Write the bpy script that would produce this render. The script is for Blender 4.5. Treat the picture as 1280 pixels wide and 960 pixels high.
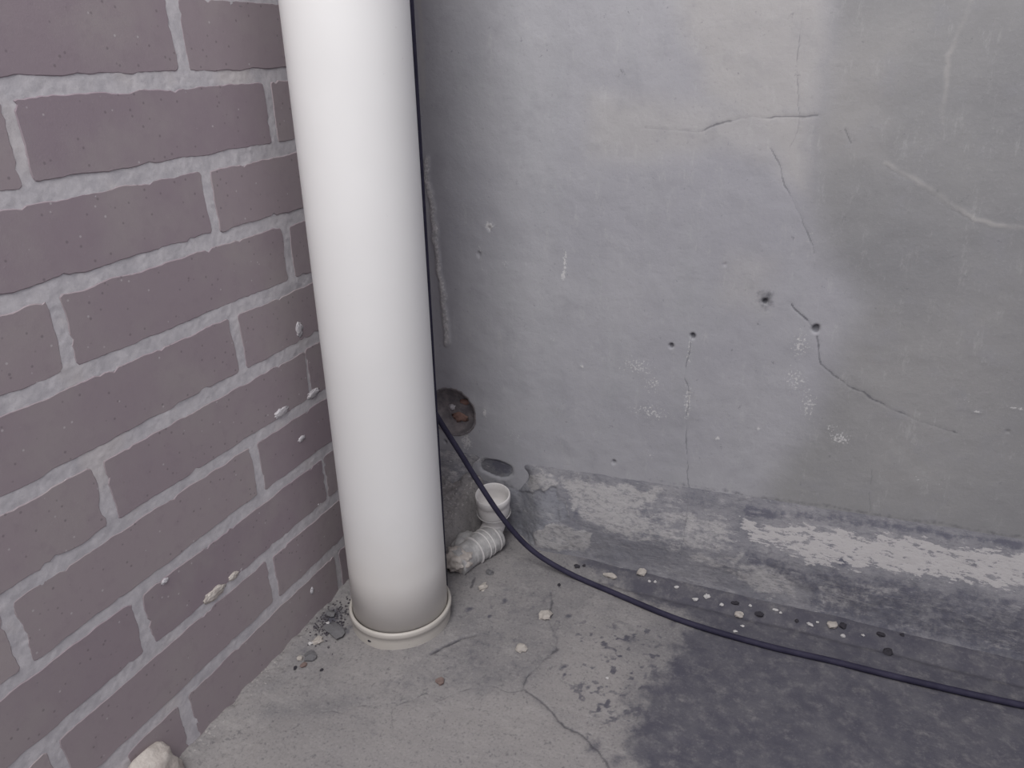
import bpy, bmesh, math, random
import numpy as np
from mathutils import Vector, Matrix

# ------------------------------------------------------------------ scene, camera, light
for o in list(bpy.data.objects):
    bpy.data.objects.remove(o, do_unlink=True)
scn = bpy.context.scene
COL = scn.collection

F_PX = 941.87                                   # focal length in pixels of a 1280 x 960 frame
YAW, PITCH, ROLL = (math.radians(a) for a in (-23.6947, 23.5639, -1.5395))
CAM = np.array([0.58961, -0.95747, 0.71061])
_fw = np.array([math.sin(YAW)*math.cos(PITCH), math.cos(YAW)*math.cos(PITCH), -math.sin(PITCH)])
_rt = np.array([math.cos(YAW), -math.sin(YAW), 0.0])
_up = np.cross(_rt, _fw)
RT = math.cos(ROLL)*_rt + math.sin(ROLL)*_up
UP = -math.sin(ROLL)*_rt + math.cos(ROLL)*_up
FW = _fw
cd = bpy.data.cameras.new('camera')
cam = bpy.data.objects.new('camera', cd)
COL.objects.link(cam)
cd.sensor_fit = 'HORIZONTAL'
cd.sensor_width = 36.0
cd.lens = F_PX/1280*36.0
cd.clip_start = 0.01
cam.matrix_world = Matrix(((RT[0], UP[0], -FW[0], CAM[0]), (RT[1], UP[1], -FW[1], CAM[1]),
                           (RT[2], UP[2], -FW[2], CAM[2]), (0, 0, 0, 1)))
scn.camera = cam

world = bpy.data.worlds.new('overcast_sky')
scn.world = world
world.use_nodes = True
bg = world.node_tree.nodes['Background']
bg.inputs[0].default_value = (0.93, 0.91, 1.0, 1)
bg.inputs[1].default_value = 0.56

# area light added above and behind the viewer for brightness falloff; source unseen, assumed
sd = bpy.data.lights.new('added_area_light', 'AREA')
sd.shape = 'SQUARE'; sd.size = 1.1
sd.energy = 44
sd.color = (1.0, 0.985, 0.97)
area_light = bpy.data.objects.new('added_area_light', sd)
COL.objects.link(area_light)
area_light.location = (0.22, -1.30, 1.95)
area_light.rotation_euler = (Vector((0.20, -0.1, 0.45))-area_light.location).to_track_quat('-Z', 'Y').to_euler()

vs = scn.view_settings
vs.view_transform = 'Standard'
vs.look = 'None'
vs.gamma = 1
vs.use_curve_mapping = False
vs.exposure = 0.0

# ------------------------------------------------------------------ helpers
def ray(u, v):
    return RT*((u-640)/F_PX) + UP*((480-v)/F_PX) + FW
def on_x(u, v, x=0.0):
    d = ray(u, v); return CAM + (x-CAM[0])/d[0]*d
def on_y(u, v, y=0.0):
    d = ray(u, v); return CAM + (y-CAM[1])/d[1]*d
def on_z(u, v, z=0.0):
    d = ray(u, v); return CAM + (z-CAM[2])/d[2]*d
def size_at(p, px):                              # metres covered by px pixels at a point of the place
    return px*float((np.array(p)-CAM) @ FW)/F_PX

def _hash(ix, iy, seed):
    h = (ix.astype(np.int64)*374761393 + iy.astype(np.int64)*668265263 + seed*974634277) & 0x7fffffff
    h = ((h ^ (h >> 13))*1274126177) & 0x7fffffff
    h = (h ^ (h >> 16)) & 0xffff
    return h/65535.0
def vnoise(x, y, seed=0):
    ix = np.floor(x); iy = np.floor(y)
    fx = x-ix; fy = y-iy
    fx = fx*fx*(3-2*fx); fy = fy*fy*(3-2*fy)
    a = _hash(ix, iy, seed); b = _hash(ix+1, iy, seed)
    c = _hash(ix, iy+1, seed); d = _hash(ix+1, iy+1, seed)
    return (a*(1-fx)+b*fx)*(1-fy) + (c*(1-fx)+d*fx)*fy
def fbm(x, y, s, seed=0, octv=4):
    r = 0; amp = 0.5; t = 0
    for i in range(octv):
        r = r + amp*vnoise(x*s+17.3*i, y*s-9.1*i, seed+i*31); t += amp
        amp *= 0.5; s *= 2.03
    return r/t
def sstep(a, b, x):
    t = np.clip((x-a)/(b-a), 0, 1)
    return t*t*(3-2*t)
def blob(X, Y, cx, cy, rx, ry=None, ang=0.0):
    ry = rx if ry is None else ry
    dx = X-cx; dy = Y-cy
    c, s = math.cos(ang), math.sin(ang)
    u = (c*dx+s*dy)/rx; v = (-s*dx+c*dy)/ry
    return np.exp(-(u*u+v*v))
def poly_dist(X, Y, pts):
    d = np.full(X.shape, 9.0)
    for (ax, ay), (bx, by) in zip(pts[:-1], pts[1:]):
        vx, vy = bx-ax, by-ay
        L = vx*vx+vy*vy+1e-12
        t = np.clip(((X-ax)*vx+(Y-ay)*vy)/L, 0, 1)
        d = np.minimum(d, np.hypot(X-ax-t*vx, Y-ay-t*vy))
    return d
def inside(X, Y, pts):
    r = np.zeros(X.shape, bool)
    n = len(pts)
    for i in range(n):
        x0, y0 = pts[i]; x1, y1 = pts[(i+1) % n]
        if y0 == y1: continue
        c = ((y0 > Y) != (y1 > Y)) & (X < (x1-x0)*(Y-y0)/(y1-y0)+x0)
        r ^= c
    return r
def region(X, Y, pts, soft=0.01):                # 0..1 mask of a polygon with a soft edge
    d = poly_dist(X, Y, pts+[pts[0]])
    s = np.where(inside(X, Y, pts), d, -d)
    return sstep(-soft, soft, s)
def span(lo, a, b, hi, fine, coarse):            # grid lines: fine between a and b, coarse outside
    l = list(np.arange(lo, a-1e-9, coarse)) if lo < a else []
    m = list(np.linspace(a, b, int(round((b-a)/fine))+1))
    r = list(np.linspace(b, hi, max(2, int(round((hi-b)/coarse))+1)))[1:] if hi > b else []
    return np.array(l+m+r)

def link(name, me, mats, parent=None, smooth=False):
    o = bpy.data.objects.new(name, me)
    COL.objects.link(o)
    for m in (mats if isinstance(mats, (list, tuple)) else [mats]):
        if len(me.materials) < len(mats if isinstance(mats, (list, tuple)) else [mats]):
            me.materials.append(m)
    if smooth:
        me.polygons.foreach_set('use_smooth', [True]*len(me.polygons))
    if parent is not None:
        o.parent = parent
        o.matrix_parent_inverse = parent.matrix_world.inverted()
    return o
def tag(o, label=None, cat=None, group=None, kind=None):
    if label: o['label'] = label
    if cat: o['category'] = cat
    if group: o['group'] = group
    if kind: o['kind'] = kind
    return o
def grid_mesh(name, P, keep=None, wear=None, flip=False):
    """P: (nu, nv, 3) points. wear: (nu, nv, 4) masks kept on the vertices."""
    nu, nv = P.shape[:2]
    idx = np.arange(nu*nv).reshape(nu, nv)
    q = np.stack([idx[:-1, :-1], idx[1:, :-1], idx[1:, 1:], idx[:-1, 1:]], -1)
    if flip: q = q[..., ::-1]
    q = q[keep] if keep is not None else q.reshape(-1, 4)
    me = bpy.data.meshes.new(name)
    me.vertices.add(nu*nv)
    me.vertices.foreach_set('co', P.reshape(-1).astype(np.float32))
    me.loops.add(q.size)
    me.loops.foreach_set('vertex_index', q.reshape(-1).astype(np.int32))
    me.polygons.add(len(q))
    me.polygons.foreach_set('loop_start', np.arange(0, q.size, 4, dtype=np.int32))
    me.polygons.foreach_set('use_smooth', np.ones(len(q), bool))
    me.update(calc_edges=True)
    if wear is not None:
        a = me.attributes.new('wear', 'FLOAT_COLOR', 'POINT')
        a.data.foreach_set('color', wear.reshape(-1).astype(np.float32))
    return me
def bm_mesh(name, bm):
    me = bpy.data.meshes.new(name); bm.to_mesh(me); bm.free(); return me
def lathe(profile, n=48, cx=0.0, cy=0.0):
    bm = bmesh.new(); rings = []
    for r, z in profile:
        rings.append([bm.verts.new((cx+r*math.cos(2*math.pi*i/n), cy+r*math.sin(2*math.pi*i/n), z)) for i in range(n)])
    for a, b in zip(rings[:-1], rings[1:]):
        for i in range(n):
            bm.faces.new((a[i], a[(i+1) % n], b[(i+1) % n], b[i]))
    return bm
def tube(pts, radii, n=16, cap=True):
    """round tube along points with a radius for each"""
    bm = bmesh.new(); rings = []
    pts = [Vector(p) for p in pts]
    t0 = (pts[1]-pts[0]).normalized()
    nrm = t0.orthogonal().normalized()
    for i, p in enumerate(pts):
        t = (pts[min(i+1, len(pts)-1)]-pts[max(i-1, 0)]).normalized()
        nrm = (nrm - t*nrm.dot(t)).normalized()
        b = t.cross(nrm)
        r = radii[i] if isinstance(radii, (list, tuple)) else radii
        rings.append([bm.verts.new(p+nrm*(r*math.cos(2*math.pi*k/n))+b*(r*math.sin(2*math.pi*k/n))) for k in range(n)])
    for a, b in zip(rings[:-1], rings[1:]):
        for i in range(n):
            bm.faces.new((a[i], a[(i+1) % n], b[(i+1) % n], b[i]))
    if cap:
        bm.faces.new(rings[0][::-1]); bm.faces.new(rings[-1])
    return bm
def spline(pts, per=12):
    pts = [np.array(p, float) for p in pts]
    P = [2*pts[0]-pts[1]]+pts+[2*pts[-1]-pts[-2]]
    out = []
    for i in range(1, len(P)-2):
        a, b, c, d = P[i-1:i+3]
        for k in range(per):
            t = k/per
            out.append(0.5*((2*b)+(c-a)*t+(2*a-5*b+4*c-d)*t*t+(-a+3*b-3*c+d)*t**3))
    out.append(pts[-1])
    return out

# ------------------------------------------------------------------ materials
class Mat:
    def __init__(s, name, rough=0.8, spec=0.3):
        s.m = bpy.data.materials.new(name); s.m.use_nodes = True
        s.t = s.m.node_tree; s.n = s.t.nodes; s.b = s.n['Principled BSDF']
        s.b.inputs['Roughness'].default_value = rough
        s.b.inputs['Specular IOR Level'].default_value = spec
        tc = s.n.new('ShaderNodeTexCoord'); s.co = tc.outputs['Object']
    def L(s, a, b): s.t.links.new(a, b)
    def val(s, sock, v):
        if hasattr(v, 'is_output') or isinstance(v, bpy.types.NodeSocket): s.L(v, sock)
        else: sock.default_value = v
    def noise(s, scale, detail=4, rough=0.55, stretch=None, dist=0.0):
        n = s.n.new('ShaderNodeTexNoise')
        n.inputs['Scale'].default_value = scale; n.inputs['Detail'].default_value = detail
        n.inputs['Roughness'].default_value = rough; n.inputs['Distortion'].default_value = dist
        if stretch:
            mp = s.n.new('ShaderNodeMapping'); mp.inputs['Scale'].default_value = stretch
            s.L(s.co, mp.inputs[0]); s.L(mp.outputs[0], n.inputs['Vector'])
        else: s.L(s.co, n.inputs['Vector'])
        return n.outputs[0]
    def voro(s, scale):
        n = s.n.new('ShaderNodeTexVoronoi'); n.inputs['Scale'].default_value = scale
        s.L(s.co, n.inputs['Vector']); return n.outputs['Distance']
    def math(s, op, a, b=0.0, clamp=False):
        n = s.n.new('ShaderNodeMath'); n.operation = op; n.use_clamp = clamp
        s.val(n.inputs[0], a); s.val(n.inputs[1], b); return n.outputs[0]
    def ramp(s, f, lo, hi):                       # smooth 0..1 between lo and hi
        n = s.n.new('ShaderNodeMapRange'); n.interpolation_type = 'SMOOTHSTEP'
        s.val(n.inputs['Value'], f); n.inputs['From Min'].default_value = lo; n.inputs['From Max'].default_value = hi
        return n.outputs[0]
    def mix(s, f, a, b):
        n = s.n.new('ShaderNodeMix'); n.data_type = 'RGBA'
        s.val(n.inputs[0], f)
        for sock, v in ((n.inputs[6], a), (n.inputs[7], b)):
            if isinstance(v, tuple): sock.default_value = (*v, 1)
            else: s.L(v, sock)
        return n.outputs[2]
    def wear(s):
        a = s.n.new('ShaderNodeAttribute'); a.attribute_name = 'wear'
        sp = s.n.new('ShaderNodeSeparateColor'); s.L(a.outputs['Color'], sp.inputs[0])
        return sp.outputs[0], sp.outputs[1], sp.outputs[2], a.outputs['Alpha']
    def bump(s, h, dist, strength=1.0):
        n = s.n.new('ShaderNodeBump'); n.inputs['Distance'].default_value = dist; n.inputs['Strength'].default_value = strength
        s.L(h, n.inputs['Height']); s.L(n.outputs[0], s.b.inputs['Normal'])
    def color(s, c):
        if isinstance(c, tuple): s.b.inputs['Base Color'].default_value = (*c, 1)
        else: s.L(c, s.b.inputs['Base Color'])
        return s
    def broken(s, mask, noise, amt=0.8, lo=0.45, hi=0.55):   # mask broken up by noise, crisp edge
        return s.ramp(s.math('ADD', mask, s.math('MULTIPLY', s.math('SUBTRACT', noise, 0.5), amt)), lo, hi)

def mat_plaster():
    m = Mat('grey_cement_plaster', 0.85, 0.25)
    R, G, B, A = m.wear()
    big = m.noise(3.2, 5, 0.6); mid = m.noise(22, 5, 0.6); fin = m.noise(260, 3, 0.6)
    streak = m.noise(9, 4, 0.6, stretch=(2.2, 1, 0.45))
    c = m.mix(m.ramp(big, 0.33, 0.68), (0.318, 0.316, 0.342), (0.375, 0.372, 0.392))
    c = m.mix(m.math('MULTIPLY', m.ramp(streak, 0.45, 0.75), 0.45), c, (0.325, 0.33, 0.345))
    at = m.n.new('ShaderNodeAttribute'); at.attribute_name = 'coat'
    c = m.mix(m.math('MULTIPLY', at.outputs['Fac'], 0.9), c, m.mix(m.ramp(big, 0.33, 0.68), (0.222, 0.222, 0.228), (0.272, 0.270, 0.270)))
    c = m.mix(m.math('MULTIPLY', A, 0.85), c, (0.405, 0.390, 0.378))
    c = m.mix(m.math('MULTIPLY', m.ramp(mid, 0.50, 0.75), 0.45), c, (0.27, 0.27, 0.29))
    c = m.mix(m.math('MULTIPLY', m.ramp(fin, 0.55, 0.8), 0.28), c, (0.38, 0.38, 0.385))
    c = m.mix(m.math('MULTIPLY', m.ramp(fin, 0.42, 0.2), 0.30), c, (0.19, 0.19, 0.20))
    c = m.mix(m.math('MULTIPLY', m.broken(R, m.noise(120, 4), 0.7, 0.30, 0.75), 0.85), c, (0.085, 0.085, 0.10))
    c = m.mix(m.math('MULTIPLY', m.broken(G, m.noise(300, 4, 0.65), 1.8, 0.48, 0.68), 0.85), c, (0.56, 0.55, 0.55))
    c = m.mix(m.math('MULTIPLY', m.ramp(B, 0.25, 1.0), 0.78), c, (0.085, 0.085, 0.10))
    pit = m.ramp(m.noise(75, 5, 0.75), 0.63, 0.70)
    c = m.mix(m.math('MULTIPLY', pit, 0.55), c, (0.16, 0.16, 0.175))
    sc = m.ramp(m.noise(34, 7, 0.8, stretch=(1.6, 1, 0.5)), 0.54, 0.68)
    c = m.mix(m.math('MULTIPLY', sc, 0.30), c, (0.46, 0.455, 0.455))
    m.color(c)
    m.bump(m.math('ADD', m.math('MULTIPLY', mid, 0.9), m.math('MULTIPLY', fin, 0.25)), 0.0018, 0.6)
    return m.m
def mat_floor():
    m = Mat('worn_cement_floor', 0.85, 0.25)
    R, G, B, A = m.wear()
    big = m.noise(7, 5, 0.6); mid = m.noise(40, 5, 0.62); fin = m.noise(330, 3, 0.65)
    c = m.mix(m.ramp(big, 0.35, 0.66), (0.182, 0.175, 0.180), (0.245, 0.233, 0.231))
    c = m.mix(m.math('MULTIPLY', m.ramp(mid, 0.5, 0.75), 0.5), c, (0.175, 0.170, 0.178))
    # A: smooth pale screed, R: dark damp stain, G: crumbs of lime, B: crack
    c = m.mix(m.math('MULTIPLY', A, 0.75), c, (0.285, 0.268, 0.262))
    dk = m.broken(R, m.noise(55, 6, 0.7), 1.2, 0.26, 0.80)
    dcol = m.mix(m.ramp(m.noise(30, 5, 0.65), 0.35, 0.7), (0.060, 0.059, 0.080), (0.093, 0.091, 0.108))
    dcol = m.mix(m.math('MULTIPLY', m.ramp(fin, 0.58, 0.78), 0.5), dcol, (0.18, 0.175, 0.18))
    c = m.mix(m.math('MULTIPLY', m.ramp(fin, 0.52, 0.72), 0.36), c, (0.34, 0.33, 0.32))
    c = m.mix(m.math('MULTIPLY', m.ramp(fin, 0.46, 0.28), 0.50), c, (0.10, 0.098, 0.105))
    c = m.mix(m.math('MULTIPLY', m.ramp(m.noise(140, 5, 0.7), 0.56, 0.67), 0.55), c, (0.095, 0.092, 0.100))
    c = m.mix(m.math('MULTIPLY', m.ramp(m.noise(26, 7, 0.8, stretch=(0.6, 1.5, 1)), 0.52, 0.66), 0.32), c, (0.36, 0.345, 0.335))
    c = m.mix(m.math('MULTIPLY', dk, 0.9), c, dcol)
    c = m.mix(m.math('MULTIPLY', m.broken(G, m.noise(240, 4), 1.2, 0.5, 0.66), 0.8), c, (0.40, 0.38, 0.365))
    c = m.mix(m.math('MULTIPLY', m.ramp(B, 0.25, 1.0), 0.75), c, (0.060, 0.058, 0.066))
    m.color(c)
    m.bump(m.math('ADD', m.math('MULTIPLY', mid, 0.8), m.math('MULTIPLY', fin, 0.35)), 0.002, 0.7)
    return m.m
def mat_cove():
    m = Mat('flaking_paint_on_cement', 0.8, 0.3)
    R, G, B, A = m.wear()
    big = m.noise(14, 5, 0.6); fin = m.noise(300, 3, 0.6)
    flake = m.noise(120, 8, 0.72, stretch=(0.5, 1, 1.7))
    c = m.mix(m.ramp(big, 0.35, 0.65), (0.160, 0.160, 0.180), (0.225, 0.221, 0.236))
    c = m.mix(m.math('MULTIPLY', m.ramp(fin, 0.55, 0.8), 0.35), c, (0.30, 0.295, 0.295))
    c = m.mix(m.math('MULTIPLY', m.broken(A, m.noise(60, 8, 0.75, stretch=(0.7, 1, 1.5)), 2.6, 0.36, 0.80), 0.85), c, (0.345, 0.335, 0.335))
    at = m.n.new('ShaderNodeAttribute'); at.attribute_name = 'coat'
    c = m.mix(m.broken(at.outputs['Fac'], m.noise(70, 5), 0.4, 0.42, 0.56), c, m.mix(m.ramp(m.noise(40, 4), 0.35, 0.7), (0.185, 0.188, 0.212), (0.230, 0.232, 0.250)))
    c = m.mix(m.math('MULTIPLY', m.broken(R, m.noise(80, 8, 0.74), 1.5, 0.34, 0.76), 0.85), c, (0.090, 0.090, 0.118))
    c = m.mix(m.math('MULTIPLY', m.ramp(m.noise(170, 6, 0.75, stretch=(0.6, 1, 1.5)), 0.50, 0.61), 0.50), c, (0.115, 0.115, 0.138))
    c = m.mix(m.math('MULTIPLY', m.ramp(m.noise(55, 8, 0.85, stretch=(0.5, 1, 2.2)), 0.53, 0.64), 0.42), c, (0.40, 0.39, 0.39))
    c = m.mix(m.math('MULTIPLY', m.broken(G, flake, 3.0, 0.46, 0.60), 0.92), c, (0.40, 0.385, 0.385))
    c = m.mix(m.math('MULTIPLY', m.ramp(B, 0.25, 1.0), 0.75), c, (0.065, 0.065, 0.08))
    m.color(c)
    m.bump(m.math('ADD', m.math('MULTIPLY', flake, 0.7), m.math('MULTIPLY', fin, 0.3)), 0.002, 0.8)
    return m.m
def mat_mortar():
    m = Mat('grey_mortar', 0.92, 0.15)
    mid = m.noise(60, 7, 0.72); fin = m.noise(520, 3, 0.7)
    c = m.mix(m.ramp(mid, 0.35, 0.68), (0.45, 0.435, 0.46), (0.56, 0.54, 0.56))
    c = m.mix(m.math('MULTIPLY', m.ramp(m.noise(12, 3), 0.55, 0.72), 0.5), c, (0.57, 0.53, 0.52))
    c = m.mix(m.math('MULTIPLY', m.ramp(fin, 0.45, 0.25), 0.4), c, (0.34, 0.33, 0.345))
    m.color(c)
    m.bump(m.math('ADD', m.math('MULTIPLY', mid, 0.6), m.math('MULTIPLY', fin, 0.4)), 0.0010, 0.4)
    return m.m
def mat_brick():
    m = Mat('mauve_brown_brick', 0.85, 0.25)
    inf = m.n.new('ShaderNodeObjectInfo')
    geo = m.n.new('ShaderNodeNewGeometry'); m.co = geo.outputs['Position']
    big = m.noise(9, 4, 0.6); mid = m.noise(70, 5, 0.6); fin = m.noise(500, 2, 0.6)
    c = m.mix(inf.outputs['Random'], (0.272, 0.224, 0.252), (0.350, 0.305, 0.314))
    c = m.mix(m.math('MULTIPLY', m.ramp(big, 0.4, 0.7), 0.6), c, (0.335, 0.303, 0.302))
    c = m.mix(m.math('MULTIPLY', m.ramp(mid, 0.5, 0.75), 0.35), c, (0.250, 0.205, 0.232))
    c = m.mix(m.math('MULTIPLY', m.ramp(fin, 0.6, 0.8), 0.25), c, (0.40, 0.36, 0.37))
    v = m.voro(95)
    c = m.mix(m.math('MULTIPLY', m.ramp(v, 0.16, 0.07), 0.55), c, (0.15, 0.125, 0.14))
    v2 = m.voro(61)
    c = m.mix(m.math('MULTIPLY', m.ramp(v2, 0.085, 0.04), 0.6), c, (0.52, 0.49, 0.50))
    m.color(c)
    m.bump(m.math('ADD', m.math('MULTIPLY', mid, 0.6), m.math('MULTIPLY', fin, 0.4)), 0.0007, 0.35)
    return m.m
def mat_pvc(name, a, b, dirt, amt, rough=0.38):
    m = Mat(name, rough, 0.45)
    big = m.noise(6, 4, 0.6); fin = m.noise(160, 4, 0.7)
    c = m.mix(m.ramp(big, 0.35, 0.7), a, b)
    c = m.mix(m.math('MULTIPLY', m.ramp(fin, 0.60, 0.75), amt), c, dirt)
    m.color(c)
    m.bump(m.noise(40, 3), 0.0006, 0.25)
    return m.m
def mat_pipe():
    m = Mat('white_pvc', 0.36, 0.45)
    sx = m.n.new('ShaderNodeSeparateXYZ'); m.L(m.co, sx.inputs[0])
    z = sx.outputs[2]
    c = m.mix(m.ramp(m.noise(4, 3), 0.3, 0.7), (0.72, 0.715, 0.71), (0.77, 0.765, 0.76))
    low = m.ramp(m.math('ADD', z, m.math('MULTIPLY', m.math('SUBTRACT', m.noise(12, 4), 0.5), 0.12)), 0.22, 0.0)
    c = m.mix(m.math('MULTIPLY', low, 0.65), c, (0.58, 0.54, 0.49))     # splashed dust near the ground
    spots = m.ramp(m.noise(85, 4, 0.7), 0.70, 0.76)
    c = m.mix(m.math('MULTIPLY', spots, 0.35), c, (0.42, 0.40, 0.38))
    m.color(c)
    m.bump(m.noise(30, 3), 0.0008, 0.15)
    return m.m
def mat_simple(name, a, b, scale, rough=0.85, bump=0.001, spec=0.25):
    m = Mat(name, rough, spec)
    c = m.mix(m.ramp(m.noise(scale, 4, 0.6), 0.35, 0.68), a, b)
    m.color(c); m.bump(m.noise(scale*2.5, 4), bump, 0.6)
    return m.m
M_PLASTER, M_FLOOR, M_COVE, M_MORTAR, M_BRICK, M_PIPE = mat_plaster(), mat_floor(), mat_cove(), mat_mortar(), mat_brick(), mat_pipe()
M_COLLAR = mat_pvc('dusty_white_pvc', (0.45, 0.425, 0.39), (0.53, 0.50, 0.46), (0.27, 0.25, 0.23), 0.6)
M_FIT = mat_pvc('old_white_pvc', (0.60, 0.58, 0.57), (0.70, 0.68, 0.67), (0.25, 0.24, 0.24), 0.5, 0.5)
M_LIMEY = mat_simple('cement_smeared_pvc', (0.34, 0.335, 0.335), (0.50, 0.49, 0.48), 70, 0.85, 0.002)
M_CABLE = mat_simple('black_cable_sheath', (0.024, 0.022, 0.042), (0.036, 0.033, 0.058), 40, 0.7, 0.0002, 0.2)
M_CREAM = mat_simple('cream_stone', (0.40, 0.37, 0.34), (0.52, 0.48, 0.44), 160)
M_WHITE = mat_simple('white_lime_chip', (0.50, 0.49, 0.49), (0.64, 0.62, 0.61), 200)
M_DARK = mat_simple('dark_grit', (0.028, 0.026, 0.034), (0.060, 0.056, 0.066), 200)
M_GREY = mat_simple('grey_stone', (0.135, 0.133, 0.142), (0.20, 0.195, 0.20), 150)
M_BROWN = mat_simple('brown_brick_crumb', (0.17, 0.12, 0.11), (0.25, 0.19, 0.17), 180)
M_LUMP = mat_simple('cream_mortar', (0.44, 0.40, 0.37), (0.56, 0.52, 0.48), 90, 0.9, 0.002)
M_BACK = mat_simple('bare_recess_cement', (0.155, 0.143, 0.152), (0.25, 0.225, 0.228), 60, 0.9, 0.003)
M_RUST = mat_simple('rusty_clay', (0.25, 0.15, 0.125), (0.31, 0.20, 0.165), 110, 0.9, 0.002)

# ------------------------------------------------------------------ left wall of bricks
H = 0.0775; Z0 = 0.0768                          # course height, height of the lowest bed joint
rng = random.Random(5)
bricks = []                                      # y0, y1, z0, z1
JB = 0.0070; JH = 0.0056
def course(z_lo, z_hi, joints):
    """joints: (y centre, half width); bricks between neighbouring joints"""
    js = sorted(joints)
    for (a, wa), (b, wb) in zip(js[:-1], js[1:]):
        bricks.append((a+wa, b-wb, z_lo+rng.uniform(-.0009, .0012), z_hi+rng.uniform(-.0012, .0009)))
ODD = [-.256, -.556, -.858, -1.160, -1.462]
EVEN = [-.066, -.366, -.670, -.972, -1.273, -1.575]
own = {-1: ODD, 0: [-.066, -.367, -.672, -.972, -1.273, -1.575], 1: [-.253, -.549, -.855, -1.16, -1.462], 2: [-.066, -.364, -.672, -.972, -1.273, -1.575],
       3: [-.258, -.556, -.858, -1.16, -1.462], 4: [-.066, -.362, -.668, -.972, -1.273, -1.575], 5: [-.254, -.558, -.858, -1.16, -1.462],
       6: [-.066, -.367, -.668, -.972, -1.273, -1.575], 7: [-.250, -.556, -.858, -1.16, -1.462], 8: [-.066, -.375, -.671, -.972, -1.273, -1.575],
       9: [-.250, -.535, -.625, -.90, -1.19, -1.48]}
for k in range(-7, 10):
    js = own.get(k, ODD if k % 2 else EVEN)
    lo = Z0+(8-k)*H+JB if k < 9 else -0.008
    hi = Z0+(9-k)*H-JB if k < 9 else Z0-JB
    jl = [(0.0, 0.004)]
    for j in js:
        w = JH*rng.uniform(.8, 1.2)
        if k in (5, 7) and j == js[0]: w = 0.0012
        if k == 9 and j == -.535: w = 0.0075
        if k == 9 and j == -.625: w = 0.014
        jl.append((j, w))
    course(lo, hi, jl)

def outline(y0, y1, z0, z1, sd):
    r = random.Random(sd)
    sk = r.uniform(-.0012, .0012)
    pts = []
    def edge(a, b):
        n = max(3, int(math.dist(a, b)/0.005))
        for i in range(n):
            t = i/n
            pts.append([a[0]+(b[0]-a[0])*t, a[1]+(b[1]-a[1])*t])
    c = 0.0035
    cs = [(y0+c, z0), (y1-c, z0+sk), (y1, z0+c+sk), (y1, z1-c+sk), (y1-c, z1+sk), (y0+c, z1), (y0, z1-c), (y0, z0+c)]
    for i in range(8):
        a, b = cs[i], cs[(i+1) % 8]
        if i % 2 == 0: edge(a, b)
        else: pts.append(list(a)); pts.append([(a[0]+b[0])/2+(0.0008 if a[0] > (y0+y1)/2 else -.0008), (a[1]+b[1])/2+(0.0008 if a[1] > (z0+z1)/2 else -.0008)])
    n = len(pts); am = [r.uniform(-1, 1) for _ in range(n)]
    for _ in range(2): am = [(am[k-1]+am[k]+am[(k+1) % n])/3 for k in range(n)]      # wavering edge
    for k, p in enumerate(pts):
        w = .0024*am[k] + r.uniform(-.0004, .0004) + (.0022 if r.random() < .035 else 0)
        cy, cz = (y0+y1)/2, (z0+z1)/2
        ey = min(p[0]-y0, y1-p[0]); ez = min(p[1]-z0, z1-p[1])
        if ez < ey: p[1] += w if p[1] < cz else -w
        else: p[0] += w if p[0] < cy else -w
    return pts
# mortar: one surface running between and slightly over the bricks
ys = span(-3.0, -0.86, 0.0, 0.0, 0.0017, 0.05); zs = span(-0.02, -0.02, 0.86, 2.4, 0.0017, 0.05)
Y, Z = np.meshgrid(ys, zs, indexing='ij')
dep = np.zeros(Y.shape)                          # distance inside a brick
for (a, b, c, d) in bricks:
    i0, i1 = np.searchsorted(ys, [a, b]); j0, j1 = np.searchsorted(zs, [c, d])
    if i1 <= i0 or j1 <= j0: continue
    yy = Y[i0:i1, j0:j1]; zz = Z[i0:i1, j0:j1]
    dep[i0:i1, j0:j1] = np.minimum(np.minimum(yy-a, b-yy), np.minimum(zz-c, d-zz))
smear = fbm(Y, Z, 38, 3, 4); fine = fbm(Y, Z, 240, 9, 3)
X = -0.0006 + 0.0010*(smear-.5) + 0.0007*(fine-.5)
X = np.where(dep > 0.0045, -0.010, X)
P = np.stack([X, Y, Z], -1)
wall_left = tag(link('wall_left', grid_mesh('wall_left', P), M_MORTAR), 'left wall of mauve brown bricks in stretcher bond with thick grey mortar joints', None, None, 'structure')
for i, (a, b, c, d) in enumerate(bricks):
    pts = outline(a, b, c, d, 100+i)
    my, mz = (a+b)/2, (c+d)/2
    r = random.Random(900+i)
    ty, tz = r.uniform(-.0015, .0015), r.uniform(-.006, .006)
    bm = bmesh.new()
    def fx(p, off): return off+ty*(p[0]-my)+tz*(p[1]-mz)
    def ins(p, k):
        return (p[0]+(k if p[0] < my else -k)*min(1, abs(p[0]-my)/((b-a)/2)), p[1]+(k if p[1] < mz else -k)*min(1, abs(p[1]-mz)/((d-c)/2)))
    f0 = [bm.verts.new((fx(p, 0.0), *ins(p, .0008))) for p in pts]
    f1 = [bm.verts.new((fx(p, -.0006), *p)) for p in pts]
    f2 = [bm.verts.new((-.05, *p)) for p in pts]
    n = len(pts)
    for A, B in ((f0, f1), (f1, f2)):
        for k in range(n):
            bm.faces.new((A[k], B[k], B[(k+1) % n], A[(k+1) % n]))
    bm.faces.new(f0)
    link('brick', bm_mesh('brick', bm), M_BRICK, wall_left)

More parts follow.
